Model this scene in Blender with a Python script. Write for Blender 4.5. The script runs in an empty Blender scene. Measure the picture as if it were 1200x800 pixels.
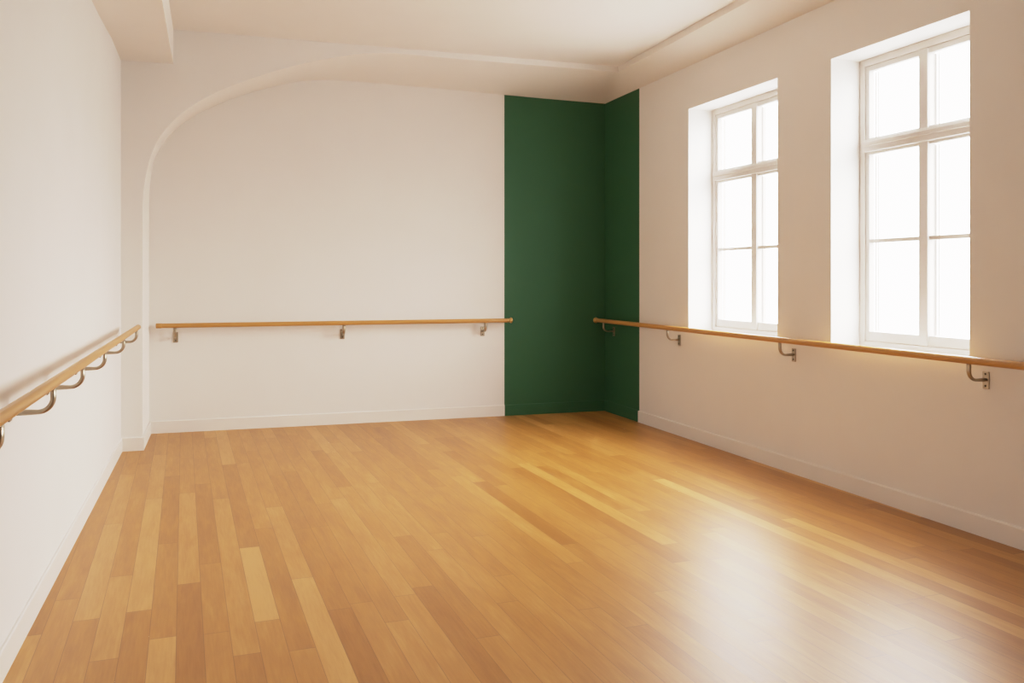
import bpy, bmesh, math, random
from mathutils import Vector, Matrix
random.seed(7)
scene = bpy.context.scene
C = bpy.data.collections.new('dance_studio'); scene.collection.children.link(C)

# ------------------------------------------------------------ survey constants (metres)
EYE = 1.45
FOC = 1033.0                      # focal length in px of a 1200 px wide frame
YAW = math.atan(344 / FOC)
cy_, sy_ = math.cos(YAW), math.sin(YAW)
def ray(px, py):
    l = (px - 600) / FOC
    return (sy_ + l * cy_, cy_ - l * sy_, (326 - py) / FOC)
def floor_pt(px, py):             # where a sight line meets the floor
    r = ray(px, py); t = -EYE / r[2]
    return r[0] * t, r[1] * t

YB = -1.4                         # wall behind the viewer
ZC = 3.57                         # tray ceiling
def xl(y): return -0.748 - (y - 3.601) * 0.028 / 4.434        # left wall face
def xr(y, d=0): return 4.021 + (8.846 - y) * 0.063 / 5.241 + d  # right wall face (d outwards)
def yb(x, d=0): return 8.878 - (x + 0.612) * 0.032 / 4.633 - d   # back wall face (d into the room)
YF = 8.04                         # plane of the arch
XJ = -0.609                       # arch jamb

# ------------------------------------------------------------ helpers
def lin(c):
    return tuple(((v / 255) / 12.92 if v / 255 <= 0.04045 else ((v / 255 + 0.055) / 1.055) ** 2.4) for v in c) + (1,)
def new_mat(name, base, rough=0.6, metal=0.0, spec=0.5):
    m = bpy.data.materials.new(name); m.use_nodes = True
    b = m.node_tree.nodes['Principled BSDF']
    b.inputs['Base Color'].default_value = base
    b.inputs['Roughness'].default_value = rough
    b.inputs['Metallic'].default_value = metal
    b.inputs['Specular IOR Level'].default_value = spec
    return m, m.node_tree.nodes, m.node_tree.links, b
def paint(name, base, rough=0.75, bump=0.05, scale=220, spec=0.3):
    m, N, L, b = new_mat(name, base, rough, 0, spec)
    tc = N.new('ShaderNodeTexCoord')
    n = N.new('ShaderNodeTexNoise'); n.inputs['Scale'].default_value = scale; n.inputs['Detail'].default_value = 2
    L.new(tc.outputs['Object'], n.inputs['Vector'])
    bp = N.new('ShaderNodeBump'); bp.inputs['Strength'].default_value = bump; bp.inputs['Distance'].default_value = 0.001
    L.new(n.outputs['Fac'], bp.inputs['Height']); L.new(bp.outputs['Normal'], b.inputs['Normal'])
    n2 = N.new('ShaderNodeTexNoise'); n2.inputs['Scale'].default_value = 2.2; n2.inputs['Detail'].default_value = 3
    L.new(tc.outputs['Object'], n2.inputs['Vector'])
    mp = N.new('ShaderNodeMapRange'); mp.inputs['To Min'].default_value = 0.975; mp.inputs['To Max'].default_value = 1.025
    L.new(n2.outputs['Fac'], mp.inputs['Value'])
    mx = N.new('ShaderNodeVectorMath'); mx.operation = 'SCALE'; mx.inputs[0].default_value = base[:3]
    L.new(mp.outputs['Result'], mx.inputs['Scale']); L.new(mx.outputs['Vector'], b.inputs['Base Color'])
    return m

WALL = (0.83, 0.795, 0.755, 1)
M = {}
M['wall'] = paint('cream_wall_paint', WALL)
M['ceiling'] = paint('cream_ceiling_paint', (0.86, 0.81, 0.755, 1), 0.85)
M['trim'] = paint('satin_trim_paint', (0.83, 0.785, 0.73, 1), 0.45, 0.02)
M['green'] = paint('dark_green_paint', (0.031, 0.115, 0.048, 1), 0.6, 0.12, 160, 0.35)
M['frame'] = paint('window_frame_paint', (0.66, 0.62, 0.58, 1), 0.4, 0.02)
M['screw'] = new_mat('dark_screw', (0.10, 0.085, 0.06, 1), 0.4, 1.0)[0]

def metal_mat():
    m, N, L, b = new_mat('aged_nickel', (0.42, 0.36, 0.27, 1), 0.33, 1.0)
    tc = N.new('ShaderNodeTexCoord'); n = N.new('ShaderNodeTexNoise'); n.inputs['Scale'].default_value = 90
    L.new(tc.outputs['Object'], n.inputs['Vector'])
    mp = N.new('ShaderNodeMapRange'); mp.inputs['To Min'].default_value = 0.26; mp.inputs['To Max'].default_value = 0.44
    L.new(n.outputs['Fac'], mp.inputs['Value']); L.new(mp.outputs['Result'], b.inputs['Roughness'])
    return m
M['metal'] = metal_mat()

def rail_wood(name, axis, a, c):
    m, N, L, b = new_mat(name, a, 0.32, 0, 0.5)
    tc = N.new('ShaderNodeTexCoord'); mp = N.new('ShaderNodeMapping')
    mp.inputs['Scale'].default_value = (1.5, 60, 60) if axis == 0 else (60, 1.5, 60)
    L.new(tc.outputs['Object'], mp.inputs['Vector'])
    n = N.new('ShaderNodeTexNoise'); n.inputs['Scale'].default_value = 1.0; n.inputs['Detail'].default_value = 4
    L.new(mp.outputs['Vector'], n.inputs['Vector'])
    r = N.new('ShaderNodeValToRGB'); r.color_ramp.elements[0].position = 0.3; r.color_ramp.elements[1].position = 0.7
    r.color_ramp.elements[0].color = c; r.color_ramp.elements[1].color = a
    L.new(n.outputs['Fac'], r.inputs['Fac']); L.new(r.outputs['Color'], b.inputs['Base Color'])
    return m
OA, OB = (0.58, 0.315, 0.092, 1), (0.48, 0.24, 0.062, 1)
M['oak_x'] = rail_wood('oak_rail_crosswise', 0, OA, OB)
M['oak_y'] = rail_wood('oak_rail_lengthwise', 1, OA, OB)
M['brass'] = new_mat('brushed_brass', (0.70, 0.46, 0.19, 1), 0.28, 1.0)[0]

def glass_mat():
    m = bpy.data.materials.new('window_glass'); m.use_nodes = True
    N, L = m.node_tree.nodes, m.node_tree.links; N.clear()
    out = N.new('ShaderNodeOutputMaterial'); mix = N.new('ShaderNodeMixShader')
    tr = N.new('ShaderNodeBsdfTransparent'); tr.inputs['Color'].default_value = (0.985, 0.985, 0.98, 1)
    gl = N.new('ShaderNodeBsdfGlossy'); gl.inputs['Roughness'].default_value = 0.02
    fr = N.new('ShaderNodeLayerWeight'); fr.inputs['Blend'].default_value = 0.5
    pw = N.new('ShaderNodeMath'); pw.operation = 'POWER'; pw.inputs[1].default_value = 5.0
    ma = N.new('ShaderNodeMath'); ma.operation = 'MULTIPLY_ADD'; ma.inputs[1].default_value = 0.6; ma.inputs[2].default_value = 0.03
    L.new(fr.outputs['Facing'], pw.inputs[0]); L.new(pw.outputs['Value'], ma.inputs[0]); L.new(ma.outputs['Value'], mix.inputs['Fac']); L.new(tr.outputs['BSDF'], mix.inputs[1]); L.new(gl.outputs['BSDF'], mix.inputs[2])
    L.new(mix.outputs['Shader'], out.inputs['Surface'])
    return m
M['glass'] = glass_mat()

def floor_mat():
    m, N, L, b = new_mat('oak_strip_floor', (0.5, 0.3, 0.13, 1), 0.34, 0, 0.65)
    def math_(op, a, c=None, d=None):
        n = N.new('ShaderNodeMath'); n.operation = op
        for i, v in enumerate((a, c, d)):
            if v is None: continue
            if isinstance(v, (int, float)): n.inputs[i].default_value = v
            else: L.new(v, n.inputs[i])
        return n.outputs['Value']
    tone = N.new('ShaderNodeAttribute'); tone.attribute_name = 'tone'
    uv = N.new('ShaderNodeUVMap'); uv.uv_map = 'board'          # metres: across, along
    ed = N.new('ShaderNodeUVMap'); ed.uv_map = 'edge'           # metres to nearest plank centre
    sep = N.new('ShaderNodeSeparateXYZ'); L.new(ed.outputs['UV'], sep.inputs['Vector'])
    # long fibres
    mp = N.new('ShaderNodeMapping'); mp.inputs['Scale'].default_value = (95, 5.5, 1); L.new(uv.outputs['UV'], mp.inputs['Vector'])
    g1 = N.new('ShaderNodeTexNoise'); g1.inputs['Scale'].default_value = 1; g1.inputs['Detail'].default_value = 5; g1.inputs['Roughness'].default_value = 0.6
    L.new(mp.outputs['Vector'], g1.inputs['Vector'])
    mp2 = N.new('ShaderNodeMapping'); mp2.inputs['Scale'].default_value = (14, 2.2, 1); L.new(uv.outputs['UV'], mp2.inputs['Vector'])
    g2 = N.new('ShaderNodeTexNoise'); g2.inputs['Scale'].default_value = 1; g2.inputs['Detail'].default_value = 3; g2.inputs['Distortion'].default_value = 0.6
    L.new(mp2.outputs['Vector'], g2.inputs['Vector'])
    t = math_('ADD', tone.outputs['Fac'], math_('MULTIPLY', math_('SUBTRACT', g1.outputs['Fac'], 0.5), 0.55))
    t = math_('ADD', t, math_('MULTIPLY', math_('SUBTRACT', g2.outputs['Fac'], 0.5), 0.75))
    r = N.new('ShaderNodeValToRGB'); L.new(t, r.inputs['Fac'])
    e = r.color_ramp.elements
    e[0].position = 0.0; e[0].color = FLOOR_DARK
    e[1].position = 1.0; e[1].color = FLOOR_LIGHT
    mid = e.new(0.5); mid.color = FLOOR_MID
    # seams
    ex = math_('GREATER_THAN', sep.outputs['X'], 0.0503)
    ey = math_('GREATER_THAN', sep.outputs['Y'], -0.0016)
    seam = math_('MAXIMUM', ex, ey)
    mx = N.new('ShaderNodeMix'); mx.data_type = 'RGBA'
    L.new(math_('MULTIPLY', seam, 0.55), mx.inputs[0]); L.new(r.outputs['Color'], mx.inputs[6]); mx.inputs[7].default_value = (0.12, 0.055, 0.02, 1)
    L.new(mx.outputs[2], b.inputs['Base Color'])
    bp = N.new('ShaderNodeBump'); bp.inputs['Strength'].default_value = 0.25; bp.inputs['Distance'].default_value = 0.0006
    L.new(math_('SUBTRACT', math_('MULTIPLY', g1.outputs['Fac'], 0.35), seam), bp.inputs['Height'])
    L.new(bp.outputs['Normal'], b.inputs['Normal'])
    ro = math_('ADD', FLOOR_ROUGH, math_('MULTIPLY', g2.outputs['Fac'], 0.06)); L.new(ro, b.inputs['Roughness'])
    return m
FLOOR_DARK = (0.345, 0.145, 0.025, 1); FLOOR_MID = (0.49, 0.232, 0.051, 1); FLOOR_LIGHT = (0.635, 0.350, 0.110, 1)
FLOOR_ROUGH = 0.375
M['floor'] = floor_mat()

def obj(name, bm, mats, parent=None, smooth=False, bevel=0, recalc=True):
    if recalc: bmesh.ops.recalc_face_normals(bm, faces=bm.faces[:])
    me = bpy.data.meshes.new(name); bm.to_mesh(me); bm.free()
    o = bpy.data.objects.new(name, me); C.objects.link(o)
    for m in (mats if isinstance(mats, (list, tuple)) else [mats]): me.materials.append(m)
    if smooth: me.polygons.foreach_set('use_smooth', [True] * len(me.polygons))
    if bevel:
        md = o.modifiers.new('bevel', 'BEVEL'); md.width = bevel; md.segments = 2; md.limit_method = 'ANGLE'
    if parent: o.parent = parent
    return o
def struct(name, bm, mats, parent=None, **k):
    o = obj(name, bm, mats, parent, **k)
    if not parent: o['kind'] = 'structure'
    return o
def quad(bm, pts, mi=0):
    f = bm.faces.new([bm.verts.new(p) for p in pts]); f.material_index = mi; return f
def prism(bm, a, b, mi=0):        # a, b: two rings of 4 matching points -> closed box
    va = [bm.verts.new(p) for p in a]; vb = [bm.verts.new(p) for p in b]; n = len(a)
    fs = [bm.faces.new(va), bm.faces.new(vb[::-1])]
    for i in range(n): fs.append(bm.faces.new((va[i], va[(i + 1) % n], vb[(i + 1) % n], vb[i])))
    for f in fs: f.material_index = mi
def box(bm, x0, x1, y0, y1, z0, z1, mi=0):
    prism(bm, [(x0, y0, z0), (x1, y0, z0), (x1, y1, z0), (x0, y1, z0)], [(x0, y0, z1), (x1, y0, z1), (x1, y1, z1), (x0, y1, z1)], mi)
def tube(bm, path, ra, rb, side, seg=14, cap=True):
    """sweep an ellipse; ra along 'side', rb across it"""
    rings = []; side = Vector(side)
    for i, p in enumerate(path):
        p = Vector(p); a = Vector(path[max(i - 1, 0)]); b = Vector(path[min(i + 1, len(path) - 1)])
        t = (b - a).normalized(); s = (side - t * side.dot(t)).normalized(); n = t.cross(s)
        Ra = ra[i] if isinstance(ra, list) else ra; Rb = rb[i] if isinstance(rb, list) else rb
        rings.append([bm.verts.new(p + s * Ra * math.cos(2 * math.pi * k / seg) + n * Rb * math.sin(2 * math.pi * k / seg)) for k in range(seg)])
    for i in range(len(rings) - 1):
        for k in range(seg):
            f = bm.faces.new((rings[i][k], rings[i][(k + 1) % seg], rings[i + 1][(k + 1) % seg], rings[i + 1][k])); f.smooth = True
    if cap: bm.faces.new(rings[0][::-1]); bm.faces.new(rings[-1])

# ------------------------------------------------------------ floor: every strip laid as in the room
A = math.atan(385 / FOC) - YAW; ca, sa = math.cos(A), math.sin(A)
W_ = 0.1028; V0 = 0.2815
def vu(x, y): return x * ca + y * sa, -x * sa + y * ca
def xy(v, u): return v * ca - u * sa, v * sa + u * ca
def row(v): return math.floor((v - V0) / W_)
joints = {}
for p in [(99,726.5),(140,675),(115.5,774),(160.5,716),(196.5,636.5),(183,584),(187.5,747.5),(220.5,683.6),(246,660),(255,741),(261,584),
          (293.5,641),(312.4,727),(286.6,767),(353.5,619.4),(371,617),(355,677),(397,713.6),(504,644.6),(488.5,688.4),(324,557),(335,553),
          (175,543),(350,538.6),(436,566),(680,714.5),(751,599),(770,693),(581,675),(677,636)]:
    v, u = vu(*floor_pt(*p)); joints.setdefault(row(v), []).append(u)
tones = []
for p in [(99,704,.75),(132,755,.7),(162,689,.82),(156,755,.35),(187.5,764,.85),(192,680,.4),(220,635,.65),(219,725,.22),(243,620,.3),(246,704,.42),
          (267,620,.75),(246,770,.48),(279,710,.62),(285,785,.3),(307,680,1.0),(319,755,.45),(292,614,.3),(334,695,.22),(310,635,.35),(331,605,.82),
          (349,655,.62),(373,674,.88),(376,755,.85),(418,755,.12),(391,680,.3),(340,599,.3),(364,605,.3),(394,635,.7),(430,695,.35),(460,695,.62),
          (520,665,.3),(475,645,.3),(511,710,.2),(632,653,.12),(680,686,.12),(590,746,.12),(560,700,.5),(650,720,.45),(700,700,.6),(730,745,.4),
          (600,620,.3),(640,600,.35),(1000,650,.7),(1040,660,.35),(990,640,.3),(900,560,.3),(700,560,.25),(690,590,.6)]:
    v, u = vu(*floor_pt(p[0], p[1])); tones.append((row(v), u, p[2]))
bm = bmesh.new()
uvb = bm.loops.layers.uv.new('board'); uve = bm.loops.layers.uv.new('edge'); tl = bm.faces.layers.float.new('tone')
for r in range(-16, 52):
    js = sorted(joints.get(r, []))
    cuts = js[:] if js else [random.uniform(3, 5)]
    while cuts[0] > -3.5: cuts.insert(0, cuts[0] - random.uniform(1.0, 2.3))
    while cuts[-1] < 10: cuts.append(cuts[-1] + random.uniform(1.2, 2.6))
    # long gaps between surveyed joints get a board end of their own
    i = 0
    while i < len(cuts) - 1:
        if cuts[i + 1] - cuts[i] > 3.2: cuts.insert(i + 1, cuts[i] + random.uniform(1.2, 1.9))
        i += 1
    v0 = V0 + r * W_; prev = 0.5
    for u0, u1 in zip(cuts, cuts[1:]):
        tone = min(max(random.gauss(0.5 if r < 10 else 0.36, 0.12 if r < 14 else 0.19), 0.05), 0.9)
        for (rr, uu, tt) in tones:
            if rr == r and u0 <= uu < u1: tone = tt
        ox, oy = random.uniform(0, 9), random.uniform(0, 90)
        P = [(v0, u0), (v0 + W_, u0), (v0 + W_, u1), (v0, u1)]
        # split along the length and across so the edge-distance UV is exact
        vm, um = v0 + W_ / 2, (u0 + u1) / 2
        for (a, b_) in ((v0, vm), (vm, v0 + W_)):
            for (c, d) in ((u0, um), (um, u1)):
                f = bm.faces.new([bm.verts.new((*xy(q[0], q[1]), 0)) for q in ((a, c), (b_, c), (b_, d), (a, d))])
                f[tl] = tone
                for l, q in zip(f.loops, ((a, c), (b_, c), (b_, d), (a, d))):
                    l[uvb].uv = (q[0] + ox, q[1] + oy)
                    l[uve].uv = (abs(q[0] - vm), abs(q[1] - um) - (u1 - u0) / 2)
for co, no in (((-0.8, 0, 0), (-1, 0, 0)), ((4.16, 0, 0), (1, 0, 0)), ((0, YB, 0), (0, -1, 0)), ((0, 8.9, 0), (0, 1, 0))):
    bmesh.ops.bisect_plane(bm, geom=bm.verts[:] + bm.edges[:] + bm.faces[:], plane_co=co, plane_no=no, clear_outer=True)
bmesh.ops.reverse_faces(bm, faces=[f for f in bm.faces if f.normal.z < 0])
struct('floor', bm, M['floor'], recalc=False)

# ------------------------------------------------------------ walls
TH = 0.14
bm = bmesh.new()
prism(bm, [(xl(YB), YB, 0), (xl(8.9), 8.9, 0), (xl(8.9), 8.9, 3.62), (xl(YB), YB, 3.62)],
      [(xl(YB) - TH, YB, 0), (xl(8.9) - TH, 8.9, 0), (xl(8.9) - TH, 8.9, 3.62), (xl(YB) - TH, YB, 3.62)])
struct('wall_left', bm, M['wall'])

XG = 2.863                       # where the green paint begins on the back wall
bm = bmesh.new()
for a, b_, mi in ((-0.80, XG, 0), (XG, 4.03, 1)):
    prism(bm, [(a, yb(a), 0), (b_, yb(b_), 0), (b_, yb(b_), 3.62), (a, yb(a), 3.62)], [(a, 9.02, 0), (b_, 9.02, 0), (b_, 9.02, 3.62), (a, 9.02, 3.62)], mi)
struct('wall_back', bm, [M['wall'], M['green']])

bm = bmesh.new(); box(bm, xl(YB), xr(YB), YB - TH, YB, 0, 3.62)
struct('wall_front', bm, M['wall'])

# right wall with two window openings; green at the far end
WINS = [(5.758, 7.073), (3.960, 5.144)]
ZS, ZT = 0.962, 2.983
YG = 8.035
DEEP = 0.34
bm = bmesh.new()
def wr(y0, y1, z0, z1, mi=0):
    prism(bm, [(xr(y0), y0, z0), (xr(y1), y1, z0), (xr(y1), y1, z1), (xr(y0), y0, z1)],
          [(xr(y0, DEEP), y0, z0), (xr(y1, DEEP), y1, z0), (xr(y1, DEEP), y1, z1), (xr(y0, DEEP), y0, z1)], mi)
edges = [YG, 7.073, 5.758, 5.144, 3.960, YB]
wr(YG, 8.9, 0, 3.62, 1)
for i in range(0, len(edges) - 1, 2): wr(edges[i + 1], edges[i], 0, 3.62)
for a, b_ in WINS: wr(a, b_, 0, ZS); wr(a, b_, ZT, 3.62)
bmesh.ops.remove_doubles(bm, verts=bm.verts[:], dist=1e-5)
seen = {}                         # drop the internal faces between the wall pieces
for f in bm.faces[:]:
    k = tuple(sorted(v.index for v in f.verts)); seen.setdefault(k, []).append(f)
struct('wall_right', bm, [M['wall'], M['green']], recalc=False)

# ------------------------------------------------------------ arch, alcove soffit and sloping ceiling border
Fp = [(XJ,0.0),(XJ,1.0),(XJ,1.85),(-.606,2.069),(-.596,2.213),(-.575,2.350),(-.546,2.470),(-.490,2.615),(-.386,2.765),(-.250,2.900),(-.077,3.022),
      (.116,3.125),(.312,3.213),(.53,3.299),(.811,3.391),(1.091,3.461),(1.292,3.500),(1.527,3.522),(1.775,3.520),(2.036,3.517),(2.311,3.516),(2.591,3.516),(3.2,3.516),(3.55,3.515),(3.803,3.515)]
Bp = [(-.613,0.0),(-.613,1.0),(-.613,1.95),(-.612,2.18),(-.606,2.32),(-.588,2.47),(-.555,2.59),(-.482,2.731),(-.37,2.862),(-.205,2.996),(-.046,3.088),
      (.124,3.172),(.345,3.262),(.585,3.338),(.780,3.388),(.99,3.412),(1.20,3.418),(1.5,3.416),(1.8,3.41),(2.1,3.405),(2.4,3.398),(2.75,3.388),(3.3,3.374),(3.7,3.367),(4.021,3.362)]
bm = bmesh.new()
T = 3.575
def fq(p, q): quad(bm, [(p[0], YF, p[1]), (q[0], YF, q[1]), (q[0], YF, T), (p[0], YF, T)])
quad(bm, [(xl(YF), YF, 0), (XJ, YF, 0), (XJ, YF, T), (xl(YF), YF, T)])
# densify curve and loft the soffit
def dense(P, k=4):
    out = []
    for i in range(len(P) - 1):
        p0 = P[max(i - 1, 0)]; p1 = P[i]; p2 = P[i + 1]; p3 = P[min(i + 2, len(P) - 1)]
        for j in range(k):
            t = j / k
            if i < 3 or i > 16: out.append(tuple(p1[n] + (p2[n] - p1[n]) * t for n in (0, 1)))
            else: out.append(tuple(0.5 * ((2 * p1[n]) + (-p0[n] + p2[n]) * t + (2 * p0[n] - 5 * p1[n] + 4 * p2[n] - p3[n]) * t * t + (-p0[n] + 3 * p1[n] - 3 * p2[n] + p3[n]) * t ** 3) for n in (0, 1)))
    out.append(P[-1]); return out
FD, BD = dense(Fp), dense(Bp)
for p, q in zip(FD, FD[1:]):
    if q[0] > p[0] + 1e-5: fq(p, q)
struct('wall_arch', bm, M['wall'], recalc=False)
bm = bmesh.new()
secs = [([(f[0] + (b_[0] - f[0]) * t, YF + (yb(b_[0]) + 0.004 - YF) * t, f[1] + (b_[1] - f[1]) * t) for t in (0, .25, .5, .75, 1)]) for f, b_ in zip(FD, BD)]
def xe(y): return 3.803 - (8.04 - y) * 0.052 / 2.4          # right edge of the tray
for y in (7.9, 7.6, 7.2, 6.8, 6.0, 5.0, 4.0, 3.0, 2.0, 1.0, 0.0, YB):
    k = min(1, max(0, (8.04 - y) / 0.8)); yo = y + (8.846 - 8.04) * (1 - k) * 0.98
    a = (xe(y), y, 3.515); b_ = (xr(yo) + 0.004, yo, 3.362 + min(0.02, (8.04 - y) * .006))
    secs.append([tuple(a[n] + (b_[n] - a[n]) * t for n in range(3)) for t in (0, .25, .5, .75, 1)])
V = [[bm.verts.new(p) for p in s] for s in secs]
for s, t in zip(V, V[1:]):
    for k in range(4): bm.faces.new((s[k], t[k], t[k + 1], s[k + 1])).smooth = True
cove = struct('trim_1', bm, M['ceiling'], smooth=True)
# tray ceiling with its upstand on the right
bm = bmesh.new()
quad(bm, [(xl(YB), YB, ZC), (xr(YB), YB, ZC), (4.05, YF, ZC), (xl(YF), YF, ZC)])
quad(bm, [(xe(YB), YB, 3.515), (xe(8.04), YF, 3.515), (xe(8.04) - 0.006, YF, ZC), (xe(YB) - 0.006, YB, ZC)])
box(bm, -0.95, 4.5, YB - .1, 9.02, 3.60, 3.66)
struct('ceiling', bm, M['ceiling'], recalc=False)
# boxed soffit along the left wall, its inner line easing down towards the viewer
bm = bmesh.new(); ys = [YB, 0, 2, 4, 5.0, 5.6, 6.1, 6.5, 6.9, 7.3, 7.7, YF]
def zleft(y): return 3.277 - 0.11 * (1 - math.exp(-max(0, 7.25 - y) / 1.2)) if y < 7.25 else 3.277
def xs(y): return -0.351 + (6.2 - y) * 0.0078
row_ = []
for y in ys: row_.append([bm.verts.new(p) for p in ((xl(y) - .01, y, zleft(y)), (xl(y) + .12, y, zleft(y) * .45 + 3.276 * .55), (xl(y) + .27, y, 3.276), (xs(y), y, 3.275))] + [bm.verts.new((xs(y), y, 3.275)), bm.verts.new((xs(y), y, 3.6))])
for s, t in zip(row_, row_[1:]):
    for k in (0, 1, 2): bm.faces.new((s[k], t[k], t[k + 1], s[k + 1])).smooth = True
    bm.faces.new((s[4], t[4], t[5], s[5]))
struct('trim_2', bm, M['ceiling'], recalc=False)

# ------------------------------------------------------------ baseboards
BH, BT = 0.115, 0.013
def skirt(name, pts, inward, mat):
    """pts: floor polyline on the wall face; inward: matching offset points"""
    bm = bmesh.new()
    prof = ((0, 0), (0, BH - .006), (.35, BH), (1, BH))      # 0 = face, 1 = wall
    rows = []
    for p, q in zip(pts, inward):
        rows.append([bm.verts.new((q[0] + (p[0] - q[0]) * t, q[1] + (p[1] - q[1]) * t, z)) for t, z in prof] + [bm.verts.new((p[0], p[1], 0))])
    for s, t in zip(rows, rows[1:]):
        for k in range(5): bm.faces.new((s[k], t[k], t[(k + 1) % 5], s[(k + 1) % 5]))
    bm.faces.new(rows[0]); bm.faces.new(rows[-1][::-1])
    return struct(name, bm, mat)
skirt('baseboard_left', [(xl(YB), YB), (xl(YF), YF)], [(xl(YB) + BT, YB), (xl(YF - BT) + BT, YF - BT)], M['trim'])
skirt('baseboard_pier', [(xl(YF) , YF), (XJ, YF), (XJ, yb(XJ))], [(xl(YF), YF - BT), (XJ + BT, YF - BT), (XJ + BT, yb(XJ) - BT)], M['trim'])
skirt('baseboard_back', [(XJ, yb(XJ)), (XG, yb(XG))], [(XJ, yb(XJ) - BT), (XG, yb(XG) - BT)], M['trim'])
skirt('baseboard_corner', [(XG, yb(XG)), (xr(8.846), 8.846), (xr(YG), YG)], [(XG, yb(XG) - BT), (xr(8.846) - BT, 8.846 - BT), (xr(YG) - BT, YG)], M['green'])
skirt('baseboard_right', [(xr(YG), YG), (xr(YB), YB)], [(xr(YG) - BT * 1.25, YG), (xr(YB) - BT * 1.25, YB)], M['trim'])

# ------------------------------------------------------------ windows
def wpt(y, d, z): return (xr(y, d), y, z)
def wbox(bm, y0, y1, z0, z1, d0, d1):
    prism(bm, [wpt(y0, d0, z0), wpt(y1, d0, z0), wpt(y1, d0, z1), wpt(y0, d0, z1)], [wpt(y0, d1, z0), wpt(y1, d1, z0), wpt(y1, d1, z1), wpt(y0, d1, z1)])
def window(n, y0, y1):
    e = bpy.data.objects.new('window_%d' % n, None); C.objects.link(e); e['kind'] = 'structure'
    cm = (y0 + y1) / 2 + 0.01
    fo = 0.050; sa_ = 0.034
    zl, z1_, z2_, zm = ZS + 0.118, 2.312, 2.430, 1.710
    ztop = ZT - 0.088
    D = 0.24
    parts = []
    bm = bmesh.new()                                            # outer frame
    wbox(bm, y0, y0 + fo, ZS, ZT, D, D + .08); wbox(bm, y1 - fo, y1, ZS, ZT, D, D + .08)
    wbox(bm, y0 + fo, y1 - fo, ZT - fo, ZT, D, D + .08); wbox(bm, y0 + fo, y1 - fo, ZS, ZS + fo, D, D + .08)
    parts.append(('frame', bm, M['frame'], 0.004))
    bm = bmesh.new()                                            # transom with a drip ledge
    wbox(bm, y0 + fo, y1 - fo, z1_ + .02, z2_ - .015, D - .012, D + .07); wbox(bm, y0 + fo, y1 - fo, z1_ + .058, z2_ - .028, D - .024, D - .008)
    parts.append(('transom', bm, M['frame'], 0.004))
    bm = bmesh.new(); wbox(bm, cm - .039, cm + .039, ZS + fo, ZT - fo, D + .004, D + .07)
    parts.append(('mullion', bm, M['frame'], 0.005))
    ya, yb_ = y0 + fo, y1 - fo
    for (a, b_) in ((ya, cm - .024), (cm + .024, yb_)):
        for (za, zb, low) in ((ZS + fo, z1_ + .02, True), (z2_ - .015, ZT - fo, False)):
            bm = bmesh.new(); s = sa_ if True else 0
            ia, ib = a + (sa_ if a == ya else .017), b_ - (sa_ if b_ == yb_ else .017)
            lo = zl if low else z2_; hi = z1_ if low else ztop
            wbox(bm, a, ia, za, zb, D + .012, D + .055); wbox(bm, ib, b_, za, zb, D + .012, D + .055)
            wbox(bm, ia, ib, za, lo, D + .012, D + .055); wbox(bm, ia, ib, hi, zb, D + .012, D + .055)
            sash = ('sash', bm, M['frame'], 0.003); sub = []
            b2 = bmesh.new(); wbox(b2, ia - .004, ib + .004, lo - .004, hi + .004, D + .030, D + .034); sub.append(('pane', b2, M['glass'], 0))
            b3 = bmesh.new()                                    # outer glazing bead seen through the glass
            for p, q in ((ib - .035, ib - .026), (ib - .012, ib)): wbox(b3, p, q, lo, hi, D + .062, D + .072)
            for p, q in ((ia, ia + .010),): wbox(b3, p, q, lo, hi, D + .062, D + .072)
            sub.append(('glazing_bead', b3, M['frame'], 0))
            if low:
                b4 = bmesh.new(); wbox(b4, ia, ib, zm - .014, zm + .014, D + .014, D + .050); sub.append(('glazing_bar', b4, M['frame'], 0.003))
            parts.append(sash + (sub,))
    for p in parts:
        o = obj(p[0], p[1], p[2], e, bevel=p[3])
        if len(p) > 4:
            for q in p[4]: obj(q[0], q[1], q[2], o, bevel=q[3])
    return e
for i, (a, b_) in enumerate(WINS): window(i + 1, a, b_)

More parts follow.
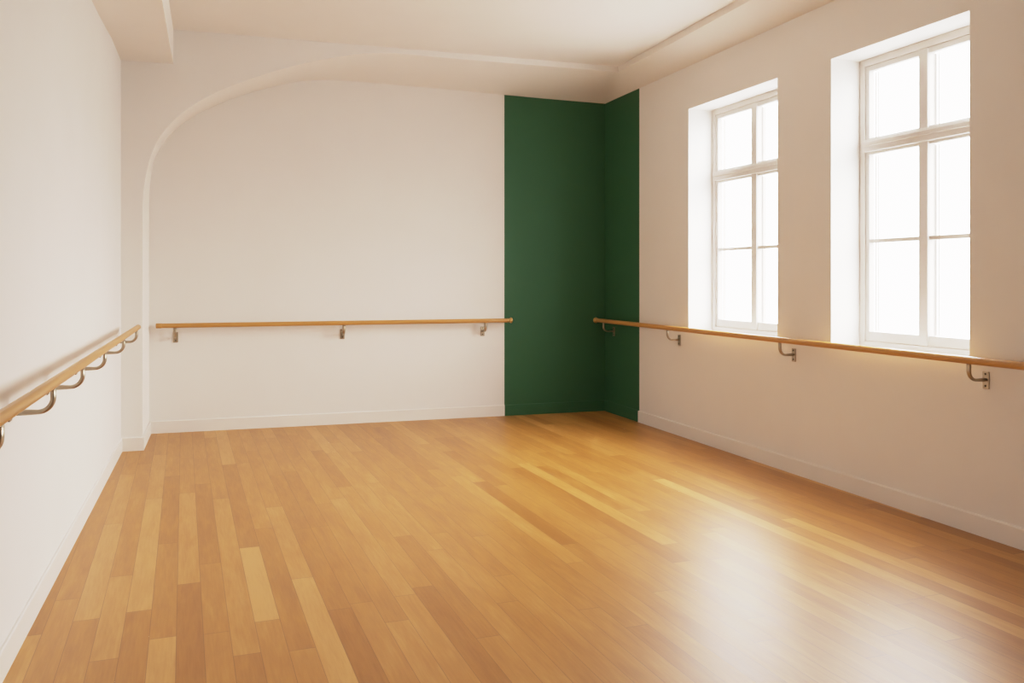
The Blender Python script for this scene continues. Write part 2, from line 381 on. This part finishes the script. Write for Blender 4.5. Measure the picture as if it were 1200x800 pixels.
# ------------------------------------------------------------ barres
def barre(name, label, A_, B_, n, off, brk, mat, caps, plate_h=0.098, drop=0.112, R=0.0215, fat=1.12, low=0.0):
    """A_, B_: rail ends; n: unit vector towards the wall; off: rail axis to wall; brk: positions along A_->B_ in metres"""
    A_, B_, n = Vector(A_), Vector(B_), Vector(n).normalized()
    d = (B_ - A_); Ln = d.length; d.normalize(); up = Vector((0, 0, 1))
    e = bpy.data.objects.new(name, None); C.objects.link(e)
    e.location = (A_.x + n.x * off, A_.y + n.y * off, A_.z)
    e['label'] = label; e['category'] = 'ballet barre'; e['group'] = 'ballet barres fixed along the walls'
    O = Vector(e.location)
    def L(v): return Vector(v) - O
    bm = bmesh.new()
    ts = [0, .0015, .005, .010] + [Ln * k / 12 for k in range(1, 12)] + [Ln - .010, Ln - .005, Ln - .0015, Ln]
    rs = [R * .72, R * .86, R * .96, R] + [R] * 11 + [R, R * .96, R * .86, R * .72]
    tube(bm, [L(A_ + d * t) for t in ts], rs, rs, n, 24)
    obj('rail', bm, mat, e)
    for end, kind in caps:
        base = A_ if end == 0 else B_; dd = -d if end == 0 else d
        bm = bmesh.new()
        if kind == 'knob': pr = [(-.034, R * 1.02), (-.032, R * 1.08), (-.014, R * 1.08), (-.010, R * .8), (.0, R * .8), (.004, R * 1.28), (.012, R * 1.42), (.020, R * 1.36), (.027, R * 1.0), (.030, R * .4)]
        elif kind == 'sleeve': pr = [(-.048, R * 1.01), (-.045, R * 1.10), (.000, R * 1.10), (.003, R * 1.0)]
        else: pr = [(-.006, R * 1.0), (.002, R * 1.0), (.010, R * .88), (.015, R * .62), (.017, R * .2)]
        tube(bm, [L(base + dd * p[0]) for p in pr], [p[1] for p in pr], [p[1] for p in pr], n, 24)
        obj('end_cap', bm, M['brass'] if kind == 'knob' else mat, e)
    for s in brk:
        c = A_ + d * s; wz = -drop
        bm = bmesh.new()
        path = [c + n * (off - .004) + up * wz, c + n * (off * .62) + up * wz]
        rr = min(.052, off * .48)
        for k in range(0, 9):
            a = k / 8 * math.pi / 2
            path.append(c + n * (rr - rr * math.sin(a)) + up * (wz + rr - rr * math.cos(a)))
        path.append(c + up * (-R * .4))
        # keep the path ordered from wall to rail
        wd = [.0105, .0095] + [.0100 + .0035 * k / 8 for k in range(9)] + [.0135]
        wd = [v_ * fat for v_ in wd]
        th = [.0085] * 2 + [.0070 + .001 * k / 8 for k in range(9)] + [.0075]
        th = [v_ * fat for v_ in th]
        tube(bm, [L(p) for p in path], wd, th, d, 16)
        br = obj('bracket', bm, M['metal'], e)
        hw, hh = .0215, plate_h / 2; zc = wz - (plate_h * .5 - .046) - low
        bm = bmesh.new()
        def pt(a, b_, z): return L(c + d * a + n * b_ + up * z)
        prism(bm, [pt(-hw, off - .008, zc - hh), pt(hw, off - .008, zc - hh), pt(hw, off - .008, zc + hh), pt(-hw, off - .008, zc + hh)],
              [pt(-hw, off, zc - hh), pt(hw, off, zc - hh), pt(hw, off, zc + hh), pt(-hw, off, zc + hh)])
        obj('wall_plate', bm, M['metal'], br, bevel=0.003)
        for sz in (hh - .014, -hh + .018):
            bm = bmesh.new()
            tube(bm, [pt(0, off - .007, zc + sz), pt(0, off - .0105, zc + sz), pt(0, off - .0115, zc + sz)], [.0062, .0062, .003], [.0062, .0062, .003], up, 12)
            obj('screw', bm, M['screw'], br)
    return e

# left wall
offL = 0.15
def PL(y): return Vector((xl(y) + offL, y, 1.050))
a, b_ = PL(1.0), PL(7.83); dl = (b_ - a).normalized()
barre('ballet_barre', 'long oak ballet barre on metal brackets along the plain white left wall',
      a, b_, (-1, -0.006, 0), offL, [y - 1.0 for y in (1.9, 2.86, 3.75, 4.56, 5.46, 6.58, 7.66)], M['oak_y'], [(0, 'round'), (1, 'round')], plate_h=.060, drop=.108, fat=1.3, low=0.017, R=.0205)
# back wall
offB = 0.12
def PB(x): return Vector((x, yb(x) - offB, 1.011))
a, b_ = PB(-0.545), PB(2.885)
barre('ballet_barre', 'oak ballet barre across the arched recess, its brass end knob overlapping the green paint',
      a, b_, (0.007, 1, 0), offB, [x + 0.545 for x in (-0.383, 1.170, 2.621)], M['oak_x'], [(0, 'sleeve'), (1, 'knob')])
# right wall
offR = 0.125
def PR(y, z=1.0): return Vector((xr(y) - offR, y, z))
a, b_ = PR(8.80, 0.995), PR(1.0, 0.995)
barre('ballet_barre', 'oak ballet barre on metal brackets running from the green corner beneath the tall windows',
      a, b_, (1, -0.012, 0), offR, [8.80 - y for y in (8.62, 7.235, 5.555, 3.845, 2.2)], M['oak_y'], [(0, 'knob'), (1, 'round')])

# ------------------------------------------------------------ light
SKY, GROUND = 16.5, 5.5
w = bpy.data.worlds.new('overcast_sky'); scene.world = w; w.use_nodes = True
bg = w.node_tree.nodes['Background']; bg.inputs['Color'].default_value = (1.0, 0.985, 0.975, 1); wn, wl = w.node_tree.nodes, w.node_tree.links             # bright overcast above, dimmer pavement light below
wt = wn.new('ShaderNodeTexCoord'); wsx = wn.new('ShaderNodeSeparateXYZ'); wm = wn.new('ShaderNodeMapRange')
wm.inputs['From Min'].default_value = -0.12; wm.inputs['From Max'].default_value = 0.22
wm.inputs['To Min'].default_value = GROUND; wm.inputs['To Max'].default_value = SKY
wl.new(wt.outputs['Generated'], wsx.inputs['Vector']); wl.new(wsx.outputs['Z'], wm.inputs['Value']); wl.new(wm.outputs['Result'], bg.inputs['Strength'])
for i, (a, b_) in enumerate(WINS):                                # portals guide the sky light through each opening
    ld = bpy.data.lights.new('window_portal', 'AREA'); ld.shape = 'RECTANGLE'
    ld.size = (b_ - a); ld.size_y = ZT - ZS; ld.cycles.is_portal = True
    lo = bpy.data.objects.new('window_portal', ld); C.objects.link(lo)
    y = (a + b_) / 2; lo.location = (xr(y, DEEP + 0.03), y, (ZS + ZT) / 2)
    lo.rotation_euler = (math.radians(90), 0, math.radians(90))

# ------------------------------------------------------------ camera
cd = bpy.data.cameras.new('camera'); cam = bpy.data.objects.new('camera', cd); C.objects.link(cam)
cam.location = (0, 0, EYE); cam.rotation_euler = (math.radians(90), 0, -YAW)
cd.sensor_width = 36; cd.lens = 36 * FOC / 1200; cd.shift_y = -74 / 1200; cd.clip_start = 0.02
scene.camera = cam
scene.view_settings.view_transform = 'Standard'; scene.view_settings.look = 'None'
scene.view_settings.exposure = 0.0; scene.view_settings.gamma = 1.0
# soft photographic shoulder
vs = scene.view_settings; vs.use_curve_mapping = True; cm = vs.curve_mapping
WL = 3.0
cm.white_level = (WL, WL, WL); cm.extend = 'HORIZONTAL'; cm.use_clip = True
TONE = [(0.035, 0.070), (0.09, 0.19), (0.147, 0.32), (0.20, 0.43), (0.24, 0.50), (0.30, 0.59), (0.39, 0.675), (0.50, 0.745), (0.70, 0.805), (1.0, 0.86), (1.8, 0.93)]
cv = cm.curves[3]
cv.points[0].location = (0, 0); cv.points[-1].location = (1, 0.985)
for a, b_ in TONE: cv.points.new(a / WL, b_)
for ch, knee, top in ((1, 0.72, 0.945), (2, 0.70, 0.925)):      # faintly rosy whites
    c = cm.curves[ch]; c.points.new(knee, knee); c.points[-1].location = (1, top)
    for p in c.points: p.handle_type = 'VECTOR'
cm.update()
